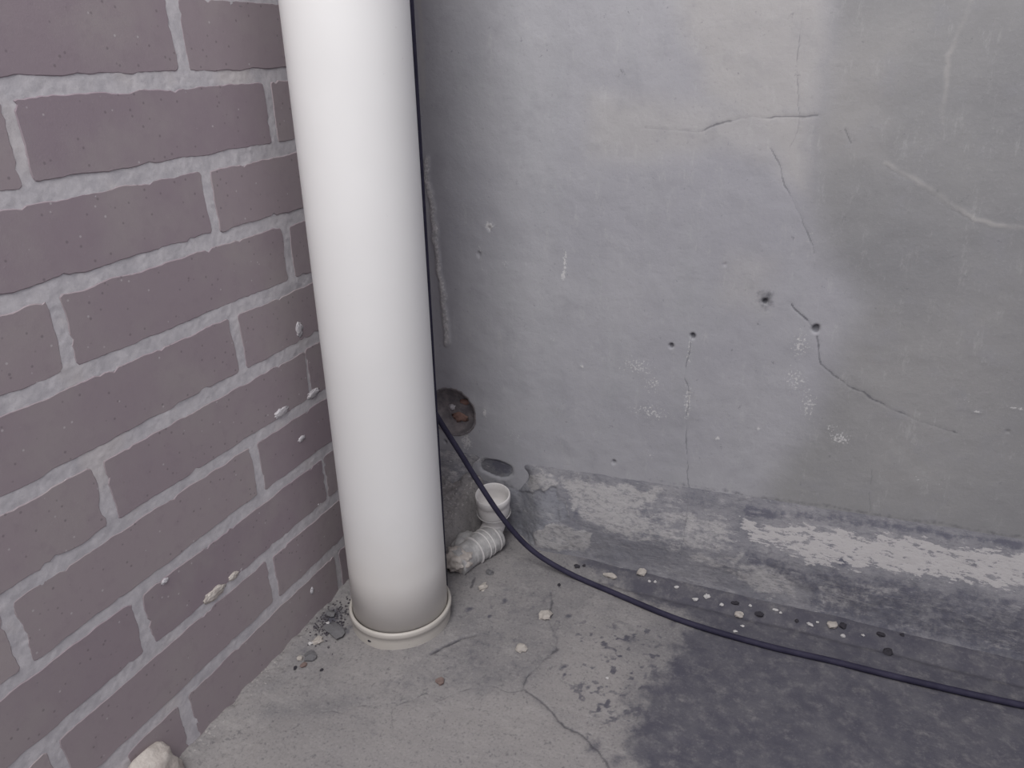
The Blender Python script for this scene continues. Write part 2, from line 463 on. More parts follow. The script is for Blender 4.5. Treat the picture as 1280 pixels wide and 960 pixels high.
def lump_mesh(name, sx, sy, sz, seed, sub=3, rough=0.28, freq=1.6):
    bm = bmesh.new()
    bmesh.ops.create_icosphere(bm, subdivisions=sub, radius=1.0)
    from mathutils import noise as mn
    off = Vector((seed*3.7, seed*1.3, seed*7.1))
    for v in bm.verts:
        k = 1+rough*mn.fractal(v.co*freq+off, 1.0, 2.0, 4)
        v.co = Vector((v.co.x*sx, v.co.y*sy, v.co.z*sz))*k
    return bm_mesh(name, bm)
# blobs of mortar squeezed out on the brick faces
for i, (u, v, w, h) in enumerate([(268, 742, 22, 11), (292, 720, 10, 7), (374, 412, 8, 14), (392, 492, 14, 8), (352, 515, 16, 8), (377, 548, 8, 5),
                                  (206, 726, 7, 5), (390, 738, 4, 7)]):
    p = on_x(u, v)
    s = size_at(p, 1)/0.62
    me = lump_mesh('mortar_blob', .0013 if w < 30 else .003, s*w*.5, s*h*.55*.75, 20+i, 4, .35, 2.6)
    o = link('mortar_blob', me, M_LUMP if i in (0, 1) else M_MORTAR, wall_left, True)
    o.location = p

# ------------------------------------------------------------------ back wall of cement plaster
xs = span(-0.02, -0.02, 0.93, 3.0, 0.0016, 0.06); zs = span(-0.02, 0.04, 0.82, 2.4, 0.0016, 0.06)
X, Z = np.meshgrid(xs, zs, indexing='ij')
def W(*pts): return [tuple(on_y(u, v)[[0, 2]]) for u, v in pts]
HC = (0.064, 0.190); HR = 0.040                  # round recess
Yd = 0.0035*(fbm(X, Z, 5, 1, 3)-.5) + 0.0012*(fbm(X, Z, 40, 5, 3)-.5)
dark = np.zeros(X.shape); pale = np.zeros(X.shape); crack = np.zeros(X.shape); warm = np.zeros(X.shape)
jx = X+0.006*(fbm(X, Z, 60, 21, 3)-.5); jz = Z+0.006*(fbm(X, Z, 60, 22, 3)-.5)
def add_crack(pts, width, amt=1.0, depth=0.0005, halo=0.0):
    global crack, Yd, dark
    d = poly_dist(jx, jz, W(*pts))
    m = sstep(width*1.9, width*.5, d)*min(1.0, amt*1.05)*(0.6+0.4*sstep(.35, .6, fbm(X, Z, 55, 77, 2)))
    crack = np.maximum(crack, m); Yd += depth*m
    if halo: dark = np.maximum(dark, halo*np.exp(-(d/.008)**2))
add_crack([(1004, -20), (995, 91), (1000, 143)], .0009, .6)
add_crack([(805, 160), (850, 163), (878, 164), (926, 146), (975, 147), (1021, 144)], .0010, .75)
add_crack([(1000, 143), (996, 170), (987, 189)], .0008, .5)
add_crack([(964, 186), (976, 212), (981, 231), (1000, 268), (1012, 298), (1018, 317)], .0010, .75)
add_crack([(1057, 160), (1064, 178)], .0010, .7)
add_crack([(990, 380), (1002, 395), (1018, 411)], .0012, .95)
add_crack([(1020, 420), (1025, 455), (1042, 470), (1070, 487), (1100, 505), (1140, 522), (1165, 531), (1195, 542)], .0011, .8)
add_crack([(865, 417), (857, 465), (860, 495), (857, 530), (859, 570), (861, 612)], .0009, .7)
add_crack([(1090, 575), (1088, 620), (1087, 640)], .0010, .55)
add_crack([(873, 195), (884, 178), (905, 166)], .0008, .35)
add_crack([(1018, 317), (1028, 350), (1022, 400)], .0007, .35)
# filled cracks, paler than the wall
def add_fill(pts, width, amt):
    global pale, warm, Yd
    d = poly_dist(jx, jz, W(*pts))
    m = sstep(width*1.8, width*.3, d)*amt*(.35+.65*sstep(.36, .62, fbm(X, Z, 34, 78, 3)))
    warm = np.maximum(warm, m); Yd -= .0004*m
add_fill([(1220, -12), (1207, 24), (1185, 67), (1182, 110), (1178, 150)], .0022, .50)
add_fill([(1105, 204), (1140, 224), (1170, 241), (1200, 262), (1219, 276), (1250, 281), (1300, 287)], .0022, .62)
add_crack([(1105, 208), (1140, 229), (1170, 246), (1200, 267), (1217, 279)], .0010, .5)
# warm plaster patches of a later coat, with their own outlines
wx = X+.03*(fbm(X, Z, 12, 41, 3)-.5); wz = Z+.03*(fbm(X, Z, 12, 42, 3)-.5)
warm = np.maximum(warm, .75*region(wx, wz, W((850, -30), (1030, -30), (1036, 60), (1018, 150), (1006, 230), (985, 215), (940, 160), (880, 120)), .022))
warm = np.maximum(warm, .60*region(wx, wz, W((745, 125), (900, 125), (1015, 140), (1005, 205), (900, 180), (800, 200), (735, 190)), .022))
warm = np.maximum(warm, .35*region(wx, wz, W((910, 320), (970, 330), (960, 400), (900, 380)), .02))
warm = np.maximum(warm, .22*region(wx, wz, W((1050, 420), (1290, 330), (1300, 560), (1180, 640), (1080, 600)), .06))
warm = np.maximum(warm, .40*region(wx, wz, W((1020, 60), (1140, 30), (1100, 190), (1030, 190)), .03))
# chalky scuffs
for u, v, rx, rz, a in [(796, 458, 34, 18, .50), (815, 480, 22, 20, .48), (815, 515, 34, 16, .50), (790, 512, 26, 10, .4), (1000, 432, 16, 26, .52), (995, 475, 22, 26, .50),
                        (1010, 505, 14, 32, .52), (1050, 548, 18, 12, .60), (1040, 535, 10, 8, .5), (706, 330, 4, 26, .66), (704, 345, 4, 10, .75), (862, 440, 5, 30, .55),
                        (860, 500, 7, 40, .60), (600, 312, 5, 12, .5), (632, 330, 6, 8, .5), (611, 283, 8, 6, .9), (604, 340, 5, 30, .35), (805, 300, 4, 40, .34),
                        (650, 143, 22, 30, .24), (1012, 300, 6, 18, .42), (583, 552, 12, 16, .70), (600, 575, 20, 10, .55), (640, 545, 30, 20, .36), (606, 516, 4, 8, .75),
                        (897, 548, 4, 4, .8), (948, 536, 3, 4, .8), (727, 458, 4, 3, .7), (691, 425, 4, 4, .6), (813, 567, 8, 12, .45), (1210, 500, 12, 20, .36), (1270, 510, 16, 4, .55), (1170, 600, 90, 18, .28), (1222, 515, 8, 3, .6)]:
    p = on_y(u, v); s = size_at(p, 1)
    pale = np.maximum(pale, a*blob(X, Z, p[0], p[2], rx*s, rz*s))
# leftover mortar strip beside the brick corner
d = poly_dist(X+.010*(fbm(X, Z, 45, 61, 3)-.5), Z, W((521, -40), (528, 60), (530, 120)))
warm = np.maximum(warm, .55*sstep(.006, .002, d))
d = poly_dist(X+.012*(fbm(X, Z, 60, 62, 3)-.5), Z, W((534, 200), (545, 300), (553, 370), (560, 430)))
pale = np.maximum(pale, .60*sstep(.010, .001, d)); warm = np.maximum(warm, .5*sstep(.008, .001, d))
Yd -= .002*sstep(.007, .002, d)
# small holes and chips knocked out of the plaster
for u, v, r, a in [(957, 378, 5, 1.0), (838, 433, 4, .8), (866, 420, 5, .9), (1018, 411, 7, .9), (767, 578, 4, .6), (611, 286, 4, .45), (556, 552, 3, .6), (598, 318, 4, .4), (907, 330, 3, .2), (1259, 540, 3, .2)]:
    p = on_y(u, v); s = size_at(p, 1)
    m = blob(jx, jz, p[0], p[2], r*s*.8, r*s)
    crack = np.maximum(crack, a*sstep(.3, .65, m)); Yd += .006*sstep(.25, .8, m)*a
p = on_y(957, 374); dark = np.maximum(dark, .62*blob(X, Z, p[0], p[2], .016, .020))
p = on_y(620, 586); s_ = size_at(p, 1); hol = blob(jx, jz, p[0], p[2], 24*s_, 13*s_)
dark = np.maximum(dark, 1.0*sstep(.30, .55, hol)); Yd += .010*sstep(.25, .7, hol)  # hollow above the drain socket, its inner shade painted into the dark mask
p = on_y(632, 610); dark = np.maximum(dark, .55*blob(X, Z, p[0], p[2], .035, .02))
p = on_y(690, 185); dark = np.maximum(dark, .15*blob(X, Z, p[0], p[2], .05, .05))
# a darker line just above the skirting fillet
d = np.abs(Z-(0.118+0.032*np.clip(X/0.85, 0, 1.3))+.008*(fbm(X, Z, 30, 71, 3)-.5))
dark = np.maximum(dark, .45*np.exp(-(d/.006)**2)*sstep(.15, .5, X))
Yd -= 0.0006*pale
P = np.stack([X, Yd-Yd.mean(), Z], -1)
rr = np.hypot(X-HC[0], Z-HC[1])
snap = np.abs(rr-HR) < 0.0011
k = HR/np.maximum(rr, 1e-6)
P[..., 0] = np.where(snap, HC[0]+(X-HC[0])*k, P[..., 0]); P[..., 2] = np.where(snap, HC[1]+(Z-HC[1])*k, P[..., 2])
cxx = .25*(X[:-1, :-1]+X[1:, :-1]+X[1:, 1:]+X[:-1, 1:]); czz = .25*(Z[:-1, :-1]+Z[1:, :-1]+Z[1:, 1:]+Z[:-1, 1:])
keep = np.hypot(cxx-HC[0], czz-HC[1]) > HR-0.0002
coat = region(wx, wz, W((1040, -600), (1042, 60), (1022, 170), (1012, 260), (1030, 330), (1080, 380), (1030, 480), (960, 620), (940, 700), (2600, 900), (2600, -600)), .03)
me_back = grid_mesh('wall_back', P, keep, np.stack([dark, pale, crack, warm], -1))
at_ = me_back.attributes.new('coat', 'FLOAT', 'POINT'); at_.data.foreach_set('value', coat.reshape(-1).astype(np.float32))
wall_back = tag(link('wall_back', me_back, M_PLASTER),
                'back wall of stained grey cement plaster with cracks and a round recess', None, None, 'structure')
# the recess: broken lip, side, rough bottom with a piece of rusty clay
bm = bmesh.new(); n = 56; rings = []
r0 = random.Random(3)
jit = [r0.uniform(-.0008, .0012) for _ in range(n)]
for rad, yy in ((HR+.0022, -.0004), (HR-.0002, -.0012), (HR-.001, .004), (HR-.003, .011), (HR-.007, .015), (HR*.6, .016), (HR*.25, .0155)):
    rings.append([bm.verts.new((HC[0]+(rad+jit[i])*math.cos(2*math.pi*i/n), yy+jit[i]*.4, HC[1]+(rad+jit[i])*math.sin(2*math.pi*i/n))) for i in range(n)])
for a, b in zip(rings[:-1], rings[1:]):
    for i in range(n): bm.faces.new((a[i], a[(i+1) % n], b[(i+1) % n], b[i]))
bm.faces.new(rings[-1])
rec = link('round_recess', bm_mesh('round_recess', bm), M_BACK, wall_back, True)
o = link('rusty_patch', lump_mesh('rusty_patch', .013, .0018, .008, 4, 3, .4, 2.0), M_RUST, rec, True); o.location = (HC[0]+.006, .0150, HC[1]-.015)
o = link('rusty_patch', lump_mesh('rusty_patch', .008, .0018, .005, 9, 3, .4, 2.0), M_RUST, rec, True); o.location = (HC[0]+.016, .0148, HC[1]+.014)
o = link('cement_crumb', lump_mesh('cement_crumb', .005, .002, .005, 6, 3, .5, 2.0), M_MORTAR, rec, True); o.location = (HC[0]-.008, .0150, HC[1]+.001)

# ------------------------------------------------------------------ skirting fillet along the back wall
xs = span(0.0, 0.0, 0.98, 3.0, 0.0016, 0.06)
T = np.linspace(0, 1, 96)
X, TT = np.meshgrid(xs, T, indexing='ij')
Ht = 0.120+0.032*np.clip(X/0.85, 0, 1.3)
# profile: foot on the floor, steep lower band, rounded shoulder, upper slope dying into the wall
tz = np.array([0, .10, .22, .36, .46, .55, .66, .80, .92, 1.0]); py = np.array([-.056, -.0500, -.0470, -.0450, -.0425, -.038, -.029, -.0165, -.0060, .0030])
YY = np.interp(TT, tz, py); ZZ = TT*Ht-.002
kern = np.ones(9)/9
YY = np.apply_along_axis(lambda r: np.convolve(np.pad(r, 4, 'edge'), kern, 'valid'), 1, YY)
nz = fbm(X, TT*.14, 22, 81, 4); nf = fbm(X, TT*.14, 160, 82, 3)
YY += .006*(nz-.5)*sstep(1.0, .85, TT) + .0012*(nf-.5)
dark = np.zeros(X.shape); pale = dark.copy(); crack = dark.copy(); warm = dark.copy()
def CV(u, v):                                    # point of the fillet seen at a place of the photograph -> (x, t)
    x, t = 0.5, 0.5
    for _ in range(12):
        yy = np.interp(t, tz, py); q = on_y(u, v, yy); x = q[0]
        t = 0.5*t+0.5*float(np.clip(q[2]/(0.120+0.032*min(max(x/.85, 0), 1.3)), 0, 1))
    return (x, t)
def CP(*pts): return [(2.95 if u >= 1300 else CV(u, v)[0], CV(u, v)[1]) for u, v in pts]     # bands go on along the wall
jx = X+.020*(fbm(X, TT*.15, 40, 83, 3)-.5); jt = TT+.16*(fbm(X, TT*.15, 40, 84, 3)-.5)
sy = 0.14                                        # t to metres
def creg(pts, soft): return region(jx, jt*sy, [(a, b*sy) for a, b in CP(*pts)], soft)
def creg2(pts, soft): return region(X+.3*(jx-X), (TT+.22*(jt-TT))*sy, [(a, b*sy) for a, b in CP(*pts)], soft)
# flaking white paint over the shoulder
pale = np.maximum(pale, .72*creg([(925, 648), (1000, 655), (1140, 670), (1300, 694), (1300, 745), (1180, 720), (1080, 712), (1010, 700), (930, 668)], .010))
pale = np.maximum(pale, .20*creg([(840, 625), (925, 640), (930, 690), (850, 670)], .012))
# bare plaster, pale grey and cream
warm = np.maximum(warm, .85*creg([(672, 588), (760, 598), (830, 612), (800, 640), (830, 668), (760, 662), (715, 640), (700, 606)], .014))
warm = np.maximum(warm, .80*creg([(655, 665), (690, 650), (745, 664), (740, 680), (700, 690), (665, 680)], .006))
warm = np.maximum(warm, .60*creg([(780, 630), (900, 640), (930, 680), (860, 690), (780, 670)], .014))
warm = np.maximum(warm, .75*creg([(930, 700), (995, 715), (1002, 742), (960, 745), (925, 722)], .006))
warm = np.maximum(warm, .70*creg([(1020, 735), (1080, 728), (1130, 738), (1080, 748), (1086, 765), (1030, 760)], .005))
warm = np.maximum(warm, .60*creg([(860, 690), (930, 692), (925, 720), (870, 705)], .006))
warm = np.maximum(warm, .65*creg([(1228, 805), (1245, 800), (1265, 812), (1240, 812)], .003))
dark = np.maximum(dark, (.30+.75*fbm(X, TT*.14, 70, 151, 4))*creg2([(930, 628), (1050, 640), (1300, 672), (1300, 690), (1140, 664), (1030, 652), (930, 645)], .006))
dark = np.maximum(dark, .58*creg([(930, 682), (1010, 706), (1120, 720), (1300, 752), (1300, 840), (1150, 800), (1010, 770), (1005, 735), (930, 700)], .010))
dark = np.maximum(dark, .40*creg([(800, 605), (880, 612), (925, 630), (900, 640), (820, 625)], .008))
dark = np.maximum(dark, .80*blob(X, TT*sy, CV(1054, 700)[0], CV(1054, 700)[1]*sy, .010, .009))
d = poly_dist(jx, jt*sy, [(a, b*sy) for a, b in CP((857, 612), (858, 650), (850, 690))]); crack = np.maximum(crack, .6*sstep(.002, .0006, d))
d = poly_dist(jx, jt*sy, [(a, b*sy) for a, b in CP((700, 588), (760, 598), (860, 610), (930, 626), (1000, 634), (1140, 652), (1300, 674))])
crack = np.maximum(crack, .55*sstep(.002, .0006, d)*sstep(.4, .6, fbm(X, TT, 25, 91, 2)))
# broken bay around the drain fitting: smooth grey cement behind, lips of plaster at its edge
bay = region(X+.35*(jx-X), (TT+.3*(jt-TT))*sy, [(a, b*sy) for a, b in [(.090, 1.2), (.175, 1.1), (.200, .80), (.205, .45), (.200, -.3), (.090, -.3)]], .030)
YY += .034*bay*sstep(1.0, .70, TT)
smooth_patch = creg([(630, 628), (660, 618), (690, 604), (704, 628), (712, 650), (690, 653), (664, 664), (668, 680), (650, 692), (625, 690), (620, 650)], .0035)
smooth_patch = np.maximum(smooth_patch, .8*bay*(X > .15))
YY += .0028*smooth_patch
dark *= (1-bay); warm *= (1-smooth_patch)
lipm = np.maximum(creg([(640, 622), (652, 602), (680, 590), (700, 596), (690, 606), (668, 614), (652, 624)], .003), creg([(660, 668), (668, 658), (700, 652), (735, 662), (730, 676), (690, 688), (672, 682)], .006))
warm = np.maximum(warm, .72*lipm); YY -= .0022*lipm
lipm = creg([(697, 628), (705, 622), (712, 648), (703, 652)], .002); warm = np.maximum(warm, .7*lipm); YY -= .0015*lipm
q = CV(620, 584); dark = np.maximum(dark, .95*blob(jx, jt*sy, q[0], q[1]*sy, .024, .016)); YY += .012*blob(X, TT*sy, q[0], q[1]*sy, .022, .014)  # same hollow on the fillet: dented, with its shade painted in
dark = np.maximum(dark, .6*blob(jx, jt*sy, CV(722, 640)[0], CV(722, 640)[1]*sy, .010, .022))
left = sstep(.135, .10, X); warm = np.maximum(warm, .55*left); pale = np.maximum(pale, .22*left)
P = np.stack([X, np.minimum(YY, .004), ZZ], -1)
me_cove = grid_mesh('trim_1', P, None, np.stack([dark, pale, crack, warm], -1))
at_ = me_cove.attributes.new('coat', 'FLOAT', 'POINT'); at_.data.foreach_set('value', smooth_patch.reshape(-1).astype(np.float32))
tag(link('trim_1', me_cove, M_COVE),
    'sloping cement skirting fillet with flaking white paint along the back wall', None, None, 'structure')

# ------------------------------------------------------------------ floor
xs = span(-0.02, -0.02, 0.95, 3.0, 0.0018, 0.06); ys = span(-3.0, -0.62, 0.0, 0.02, 0.0018, 0.06)
X, Y = np.meshgrid(xs, ys, indexing='ij')
def G(*pts): return [tuple(on_z(u, v)[:2]) for u, v in pts]
PX, PY = 0.1073, -0.2605                         # foot of the downpipe
Zf = .0035*(fbm(X, Y, 9, 101, 3)-.5)+.0016*(fbm(X, Y, 45, 102, 4)-.5)
dark = np.zeros(X.shape); pale = dark.copy(); crack = dark.copy(); warm = dark.copy()
jx = X+.010*(fbm(X, Y, 50, 103, 4)-.5); jy = Y+.010*(fbm(X, Y, 50, 104, 4)-.5)
def fcrack(pts, width, amt, depth=.0006, dirt=0.0):
    global crack, Zf, dark
    d = poly_dist(jx, jy, G(*pts))
    m = sstep(width*1.9, width*.35, d)*amt*(.6+.4*sstep(.3, .6, fbm(X, Y, 60, 107, 2)))
    crack = np.maximum(crack, m); Zf -= depth*m
    if dirt: dark = np.maximum(dark, dirt*np.exp(-(d/.007)**2))
fcrack([(690, 741), (685, 774), (694, 791), (698, 811), (676, 828), (659, 847), (652, 864)], .0016, .85, .0012, .42)
fcrack([(655, 862), (676, 878), (698, 901), (729, 923), (749, 940), (764, 975)], .0015, .9, .0012, .34)
fcrack([(652, 864), (632, 866), (614, 859), (586, 863), (553, 876), (532, 867), (510, 878), (493, 885), (473, 878), (428, 891), (398, 889)], .0011, .75, .0006, .22)
fcrack([(493, 887), (490, 915), (497, 937), (509, 955), (515, 980)], .0011, .75, .0006)
fcrack([(729, 923), (745, 918), (760, 910)], .0008, .4)
fcrack([(700, 790), (730, 789), (760, 792)], .0008, .35)
fcrack([(541, 818), (551, 811), (563, 805), (578, 798), (594, 793)], .0022, 1.0, .003, .45)
fcrack([(590, 735), (594, 722)], .0018, .9)
# dark damp side of the floor
stain = G((860, 775), (835, 800), (800, 850), (782, 890), (790, 990), (1700, 1100), (1700, 800), (1300, 800), (1100, 760), (960, 735), (820, 706), (745, 690), (715, 700), (740, 728), (790, 755))
dark = np.maximum(dark, .74*region(X+.05*(fbm(X, Y, 26, 141, 5)-.5), Y+.05*(fbm(X, Y, 26, 142, 5)-.5), stain, .035))
dark = np.maximum(dark, .34*region(jx, jy, G((555, 800), (600, 785), (690, 790), (700, 812), (660, 850), (600, 862), (540, 872), (480, 870), (440, 860), (520, 830)), .012))
dark = np.maximum(dark, .32*region(jx, jy, G((600, 735), (690, 715), (700, 735), (690, 780), (620, 785)), .015))
dark = np.maximum(dark, .36*region(jx, jy, G((436, 893), (480, 890), (480, 915), (465, 925)), .008))
for u, v, r, a in [(415, 775, 18, .72), (430, 790, 14, .55), (385, 815, 12, .5), (745, 935, 14, .6), (770, 950, 14, .6), (708, 845, 3, .8), (580, 708, 10, .5), (616, 757, 6, .6), (588, 762, 5, .8), (614, 770, 4, .8), (630, 751, 6, .8), (790, 800, 10, .5), (815, 830, 10, .5), (770, 785, 8, .5), (838, 780, 12, .45),
                   (760, 905, 5, .6), (735, 858, 4, .7), (705, 835, 4, .6), (765, 822, 5, .6), (702, 837, 4, .6), (712, 771, 4, .7), (745, 895, 5, .55)]:
    p = on_z(u, v); s = size_at(p, 1); dark = np.maximum(dark, a*blob(jx, jy, p[0], p[1], r*s, r*s*1.3))
sp = fbm(X, Y, 130, 111, 3); near = region(jx, jy, G((690, 770), (850, 780), (850, 880), (800, 960), (740, 950), (700, 850)), .03)
dark = np.maximum(dark, .65*near*sstep(.58, .70, sp))
# smooth pale screed at the front
warm = np.maximum(warm, .65*region(jx, jy, G((400, 892), (500, 885), (650, 868), (700, 905), (750, 945), (760, 1000), (200, 1000), (290, 900)), .012))
warm = np.maximum(warm, .60*region(jx, jy, G((660, 862), (700, 812), (700, 790), (760, 800), (790, 870), (780, 960), (740, 930)), .014))
warm = np.maximum(warm, .45*region(jx, jy, G((380, 800), (440, 800), (520, 820), (480, 860), (400, 880), (330, 880)), .015))
warm *= (1-.55*dark)
for u, v, r, a in [(940, 860, 60, .22), (1180, 830, 60, .24), (1010, 910, 60, .25), (1230, 880, 50, .2), (1150, 805, 90, .22), (395, 806, 14, .5), (350, 850, 20, .4), (330, 880, 18, .4), (560, 745, 8, .5), (660, 760, 30, .22), (760, 720, 14, .45)]:
    p = on_z(u, v); s = size_at(p, 1); pale = np.maximum(pale, a*blob(X, Y, p[0], p[1], r*s, r*s))
# shapes: the patch plastered around the pipe foot, rubble in the corner, ledge at the skirting, ridge along the brick wall
Zf += .003*blob(X, Y, PX, PY, .12, .11)
rub = fbm(X, Y, 55, 121, 4)
cor = region(jx, jy, [(-.02, .03), (.128, .03), (.128, -.045), (.112, -.085), (.100, -.13), (.05, -.16), (-.02, -.17)], .022)
Zf += cor*(.022+.058*sstep(-.16, -.01, Y)+.022*(rub-.5)+.012*(fbm(X, Y, 18, 131, 2)-.5))
pale = np.maximum(pale, .46*cor); warm = np.maximum(warm, .6*cor); dark = np.maximum(dark*(1-.5*cor), .38*cor*sstep(.5, .65, rub))
edge = sstep(.060, .0, X+.03*(rub-.5)); Zf += edge*(.007+.012*(rub-.4)); pale = np.maximum(pale, .44*edge*(Y < -.33)); warm = np.maximum(warm, .6*edge*(Y < -.33))
Zf += .006*sstep(-.085, -.052, Y)*sstep(.2, .3, X)
Zf -= .003*np.exp(-((Y+.088+.006*(fbm(X, Y, 15, 130, 2)-.5))/.006)**2)*sstep(.25, .35, X)
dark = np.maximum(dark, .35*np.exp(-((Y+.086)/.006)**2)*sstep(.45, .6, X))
drain = blob(X, Y, .157, -.05, .04, .03); Zf -= .004*drain; dark = np.maximum(dark, .5*drain)
def floor_z(x, y):
    i = int(np.clip(np.searchsorted(xs, x), 1, len(xs)-1)); j = int(np.clip(np.searchsorted(ys, y), 1, len(ys)-1))
    return float(Zf[i-1:i+1, j-1:j+1].max())
P = np.stack([X, Y, Zf], -1)
tag(link('floor', grid_mesh('floor', P, None, np.stack([dark, pale, crack, warm], -1)), M_FLOOR),
    'worn cement floor, pale and cracked by the pipe, dark and damp to the right', None, None, 'structure')

# ------------------------------------------------------------------ downpipe
PR = 0.0645
base = Vector((PX, PY, 0.0)); lean = Vector((-.0025, .0170, .8)).normalized()
def leaned(o):
    o.rotation_euler = Vector((0, 0, 1)).rotation_difference(lean).to_euler()
pipe = bpy.data.objects.new('downpipe', None); COL.objects.link(pipe)
pipe.location = base; leaned(pipe); pipe.empty_display_size = .05
bpy.context.view_layer.update()
tag(pipe, 'thick white plastic downpipe standing in the corner against the brick wall', 'pipe')
def under(o, parent): o.parent = parent; return o
zz = [0.002]+[.1*i for i in range(1, 25)]
under(link('pipe_body', bm_mesh('pipe_body', lathe([(PR-.004, .002)]+[(PR, z) for z in zz]+[(PR-.0035, 2.4), (PR-.0035, 2.0)], 96)), M_PIPE, None, True), pipe)
col = under(link('collar', bm_mesh('collar', lathe([(PR+.0028, -.012), (PR+.0030, .000), (PR+.0034, .012), (PR+.0036, .018), (PR+.0048, .0195), (PR+.0055, .0225), (PR+.0052, .0255),
                                           (PR+.0046, .0275), (PR+.0018, .0278), (PR+.0005, .0262), (PR+.0003, .020)], 96)), M_COLLAR, None, True), pipe)
o = under(link('chip_mark', lump_mesh('chip_mark', .0032, .0012, .0018, 2, 2), M_DARK, None, True), col)
a = math.radians(-97); o.location = ((PR+.003)*math.cos(a), (PR+.003)*math.sin(a), .009)

# ------------------------------------------------------------------ drain fitting in the corner
fx, fy = 0.1575, -0.056
fit = bpy.data.objects.new('drain_fitting', None); COL.objects.link(fit)
fit.location = (fx, fy, 0); fit.empty_display_size = .03
bpy.context.view_layer.update()
tag(fit, 'small open white plastic drain elbow half buried behind the downpipe', 'pipe fitting')
tilt = Vector((.05, -.16, 1)).normalized()
def place(o, loc, d=None):
    o.parent = fit; o.location = loc
    if d is not None: o.rotation_euler = Vector((0, 0, 1)).rotation_difference(d).to_euler()
    return o
sock = place(link('socket', bm_mesh('socket', lathe([(.0180, -.012), (.0185, .0), (.0250, .012), (.0252, .030), (.0252, .034), (.0268, .036), (.0272, .042), (.0270, .047), (.0258, .0485),
                                                   (.0245, .047), (.0240, .036), (.0232, .022), (.0180, .016), (.0060, .0145), (.0, .0143)], 56)), M_FIT, None, True), (0, 0, .048), tilt)
sd_ = link('seam', bm_mesh('seam', lathe([(.0256, .0112), (.0268, .0118), (.0268, .0130), (.0258, .0136)], 56)), M_LIMEY, None, True); sd_.parent = sock
bend = [(0, .004, .052), (-.0005, .001, .040), (-.002, -.004, .030), (-.005, -.014, .021), (-.009, -.026, .017)]
bb = spline(bend, 6)
place(link('elbow', bm_mesh('elbow', tube(bb, .0180, 28)), M_FIT, None, True), (0, 0, 0))
# ribbed run towards the downpipe
a0 = np.array([.004, -.006, .019]); a1 = np.array([-.026, -.088, .014])
run = []; rad = []
for i in range(61):
    t = i/60; run.append(tuple(a0*(1-t)+a1*t)); rad.append(.0212+.0003*math.sin(t*90)+.0012*math.sin(t*7))
rp = place(link('ribbed_pipe', bm_mesh('ribbed_pipe', tube(run, rad, 32)), M_LIMEY, None, True), (0, 0, 0))
for t in (.10, .26, .36, .55):
    c = a0*(1-t)+a1*t; dd = (a1-a0)/np.linalg.norm(a1-a0)
    pp = [tuple(c+dd*s) for s in (-.0022, -.0012, 0, .0012, .0022)]
    rg = link('rib', bm_mesh('rib', tube([tuple(c+(np.array(x_)-c)*.55) for x_ in pp], [.0210, .0228, .0234, .0228, .0210], 32)), M_FIT, None, True); rg.parent = rp
lp = link('mortar_lump', lump_mesh('mortar_lump', .022, .020, .018, 12, 4, .35, 1.8), M_LUMP, None, True); lp.parent = rp; lp.location = tuple(a1*.93+a0*.07+np.array([.002, 0, .004]))
lp = link('mortar_lump', lump_mesh('mortar_lump', .016, .026, .013, 15, 4, .25, 1.5), M_LIMEY, None, True); lp.parent = rp; lp.location = tuple(a1*.45+a0*.55+np.array([-.026, .006, .000]))

# ------------------------------------------------------------------ cables
CR = 0.0040
pts = [(on_z(1280+du, 882+dv, .0036)) for du, dv in ((420, 60), (160, 30), (0, 0))]
pts += [on_z(u, v, .0042) for u, v in ((1150, 853), (1050, 829), (950, 805), (850, 775), (760, 738))]
pts += [on_z(710, 716, .008), on_y(665, 688, -.100), on_y(630, 650, -.112), on_y(600, 606, -.122), on_y(575, 566, -.130), on_y(548, 523, -.140)]
q = pts[-1]
pts += [q+np.array([-.022, -.008, .050]), q+np.array([-.040, -.016, .13]), q+np.array([-.046, -.012, .30]), q+np.array([-.046, -.008, .9]), q+np.array([-.046, .0, 1.6])]
sp_ = spline(pts, 14)
sp_ = [np.array([p[0], p[1], max(p[2], floor_z(p[0], p[1])+CR*.9) if p[2] < .03 else p[2]]) for p in sp_]
z2 = [p[2] for p in sp_]
for _ in range(6): z2 = [z2[0]]+[(z2[i-1]+z2[i]+z2[i+1])/3 for i in range(1, len(z2)-1)]+[z2[-1]]
sp_ = [(p[0], p[1], z) for p, z in zip(sp_, z2)]
o = link('cable', bm_mesh('cable', tube(sp_, CR, 12)), M_CABLE, None, True)
tag(o, 'loose black cable curving from behind the downpipe across the floor to the right', 'cable')
e0 = on_y(556.2, 728, -.185); e1 = on_y(512.6, 0, -.172)
dirc = (e1-e0)/np.linalg.norm(e1-e0)
st = e0-dirc*((e0[2]-floor_z(e0[0], e0[1])-.001)/dirc[2])
ln = [tuple(st+dirc*s) for s in np.linspace(0, 2.3, 24)]
o = link('cable', bm_mesh('cable', tube(ln, CR, 12)), M_CABLE, None, True)
tag(o, 'black cable running straight down tight behind the right edge of the downpipe', 'cable')

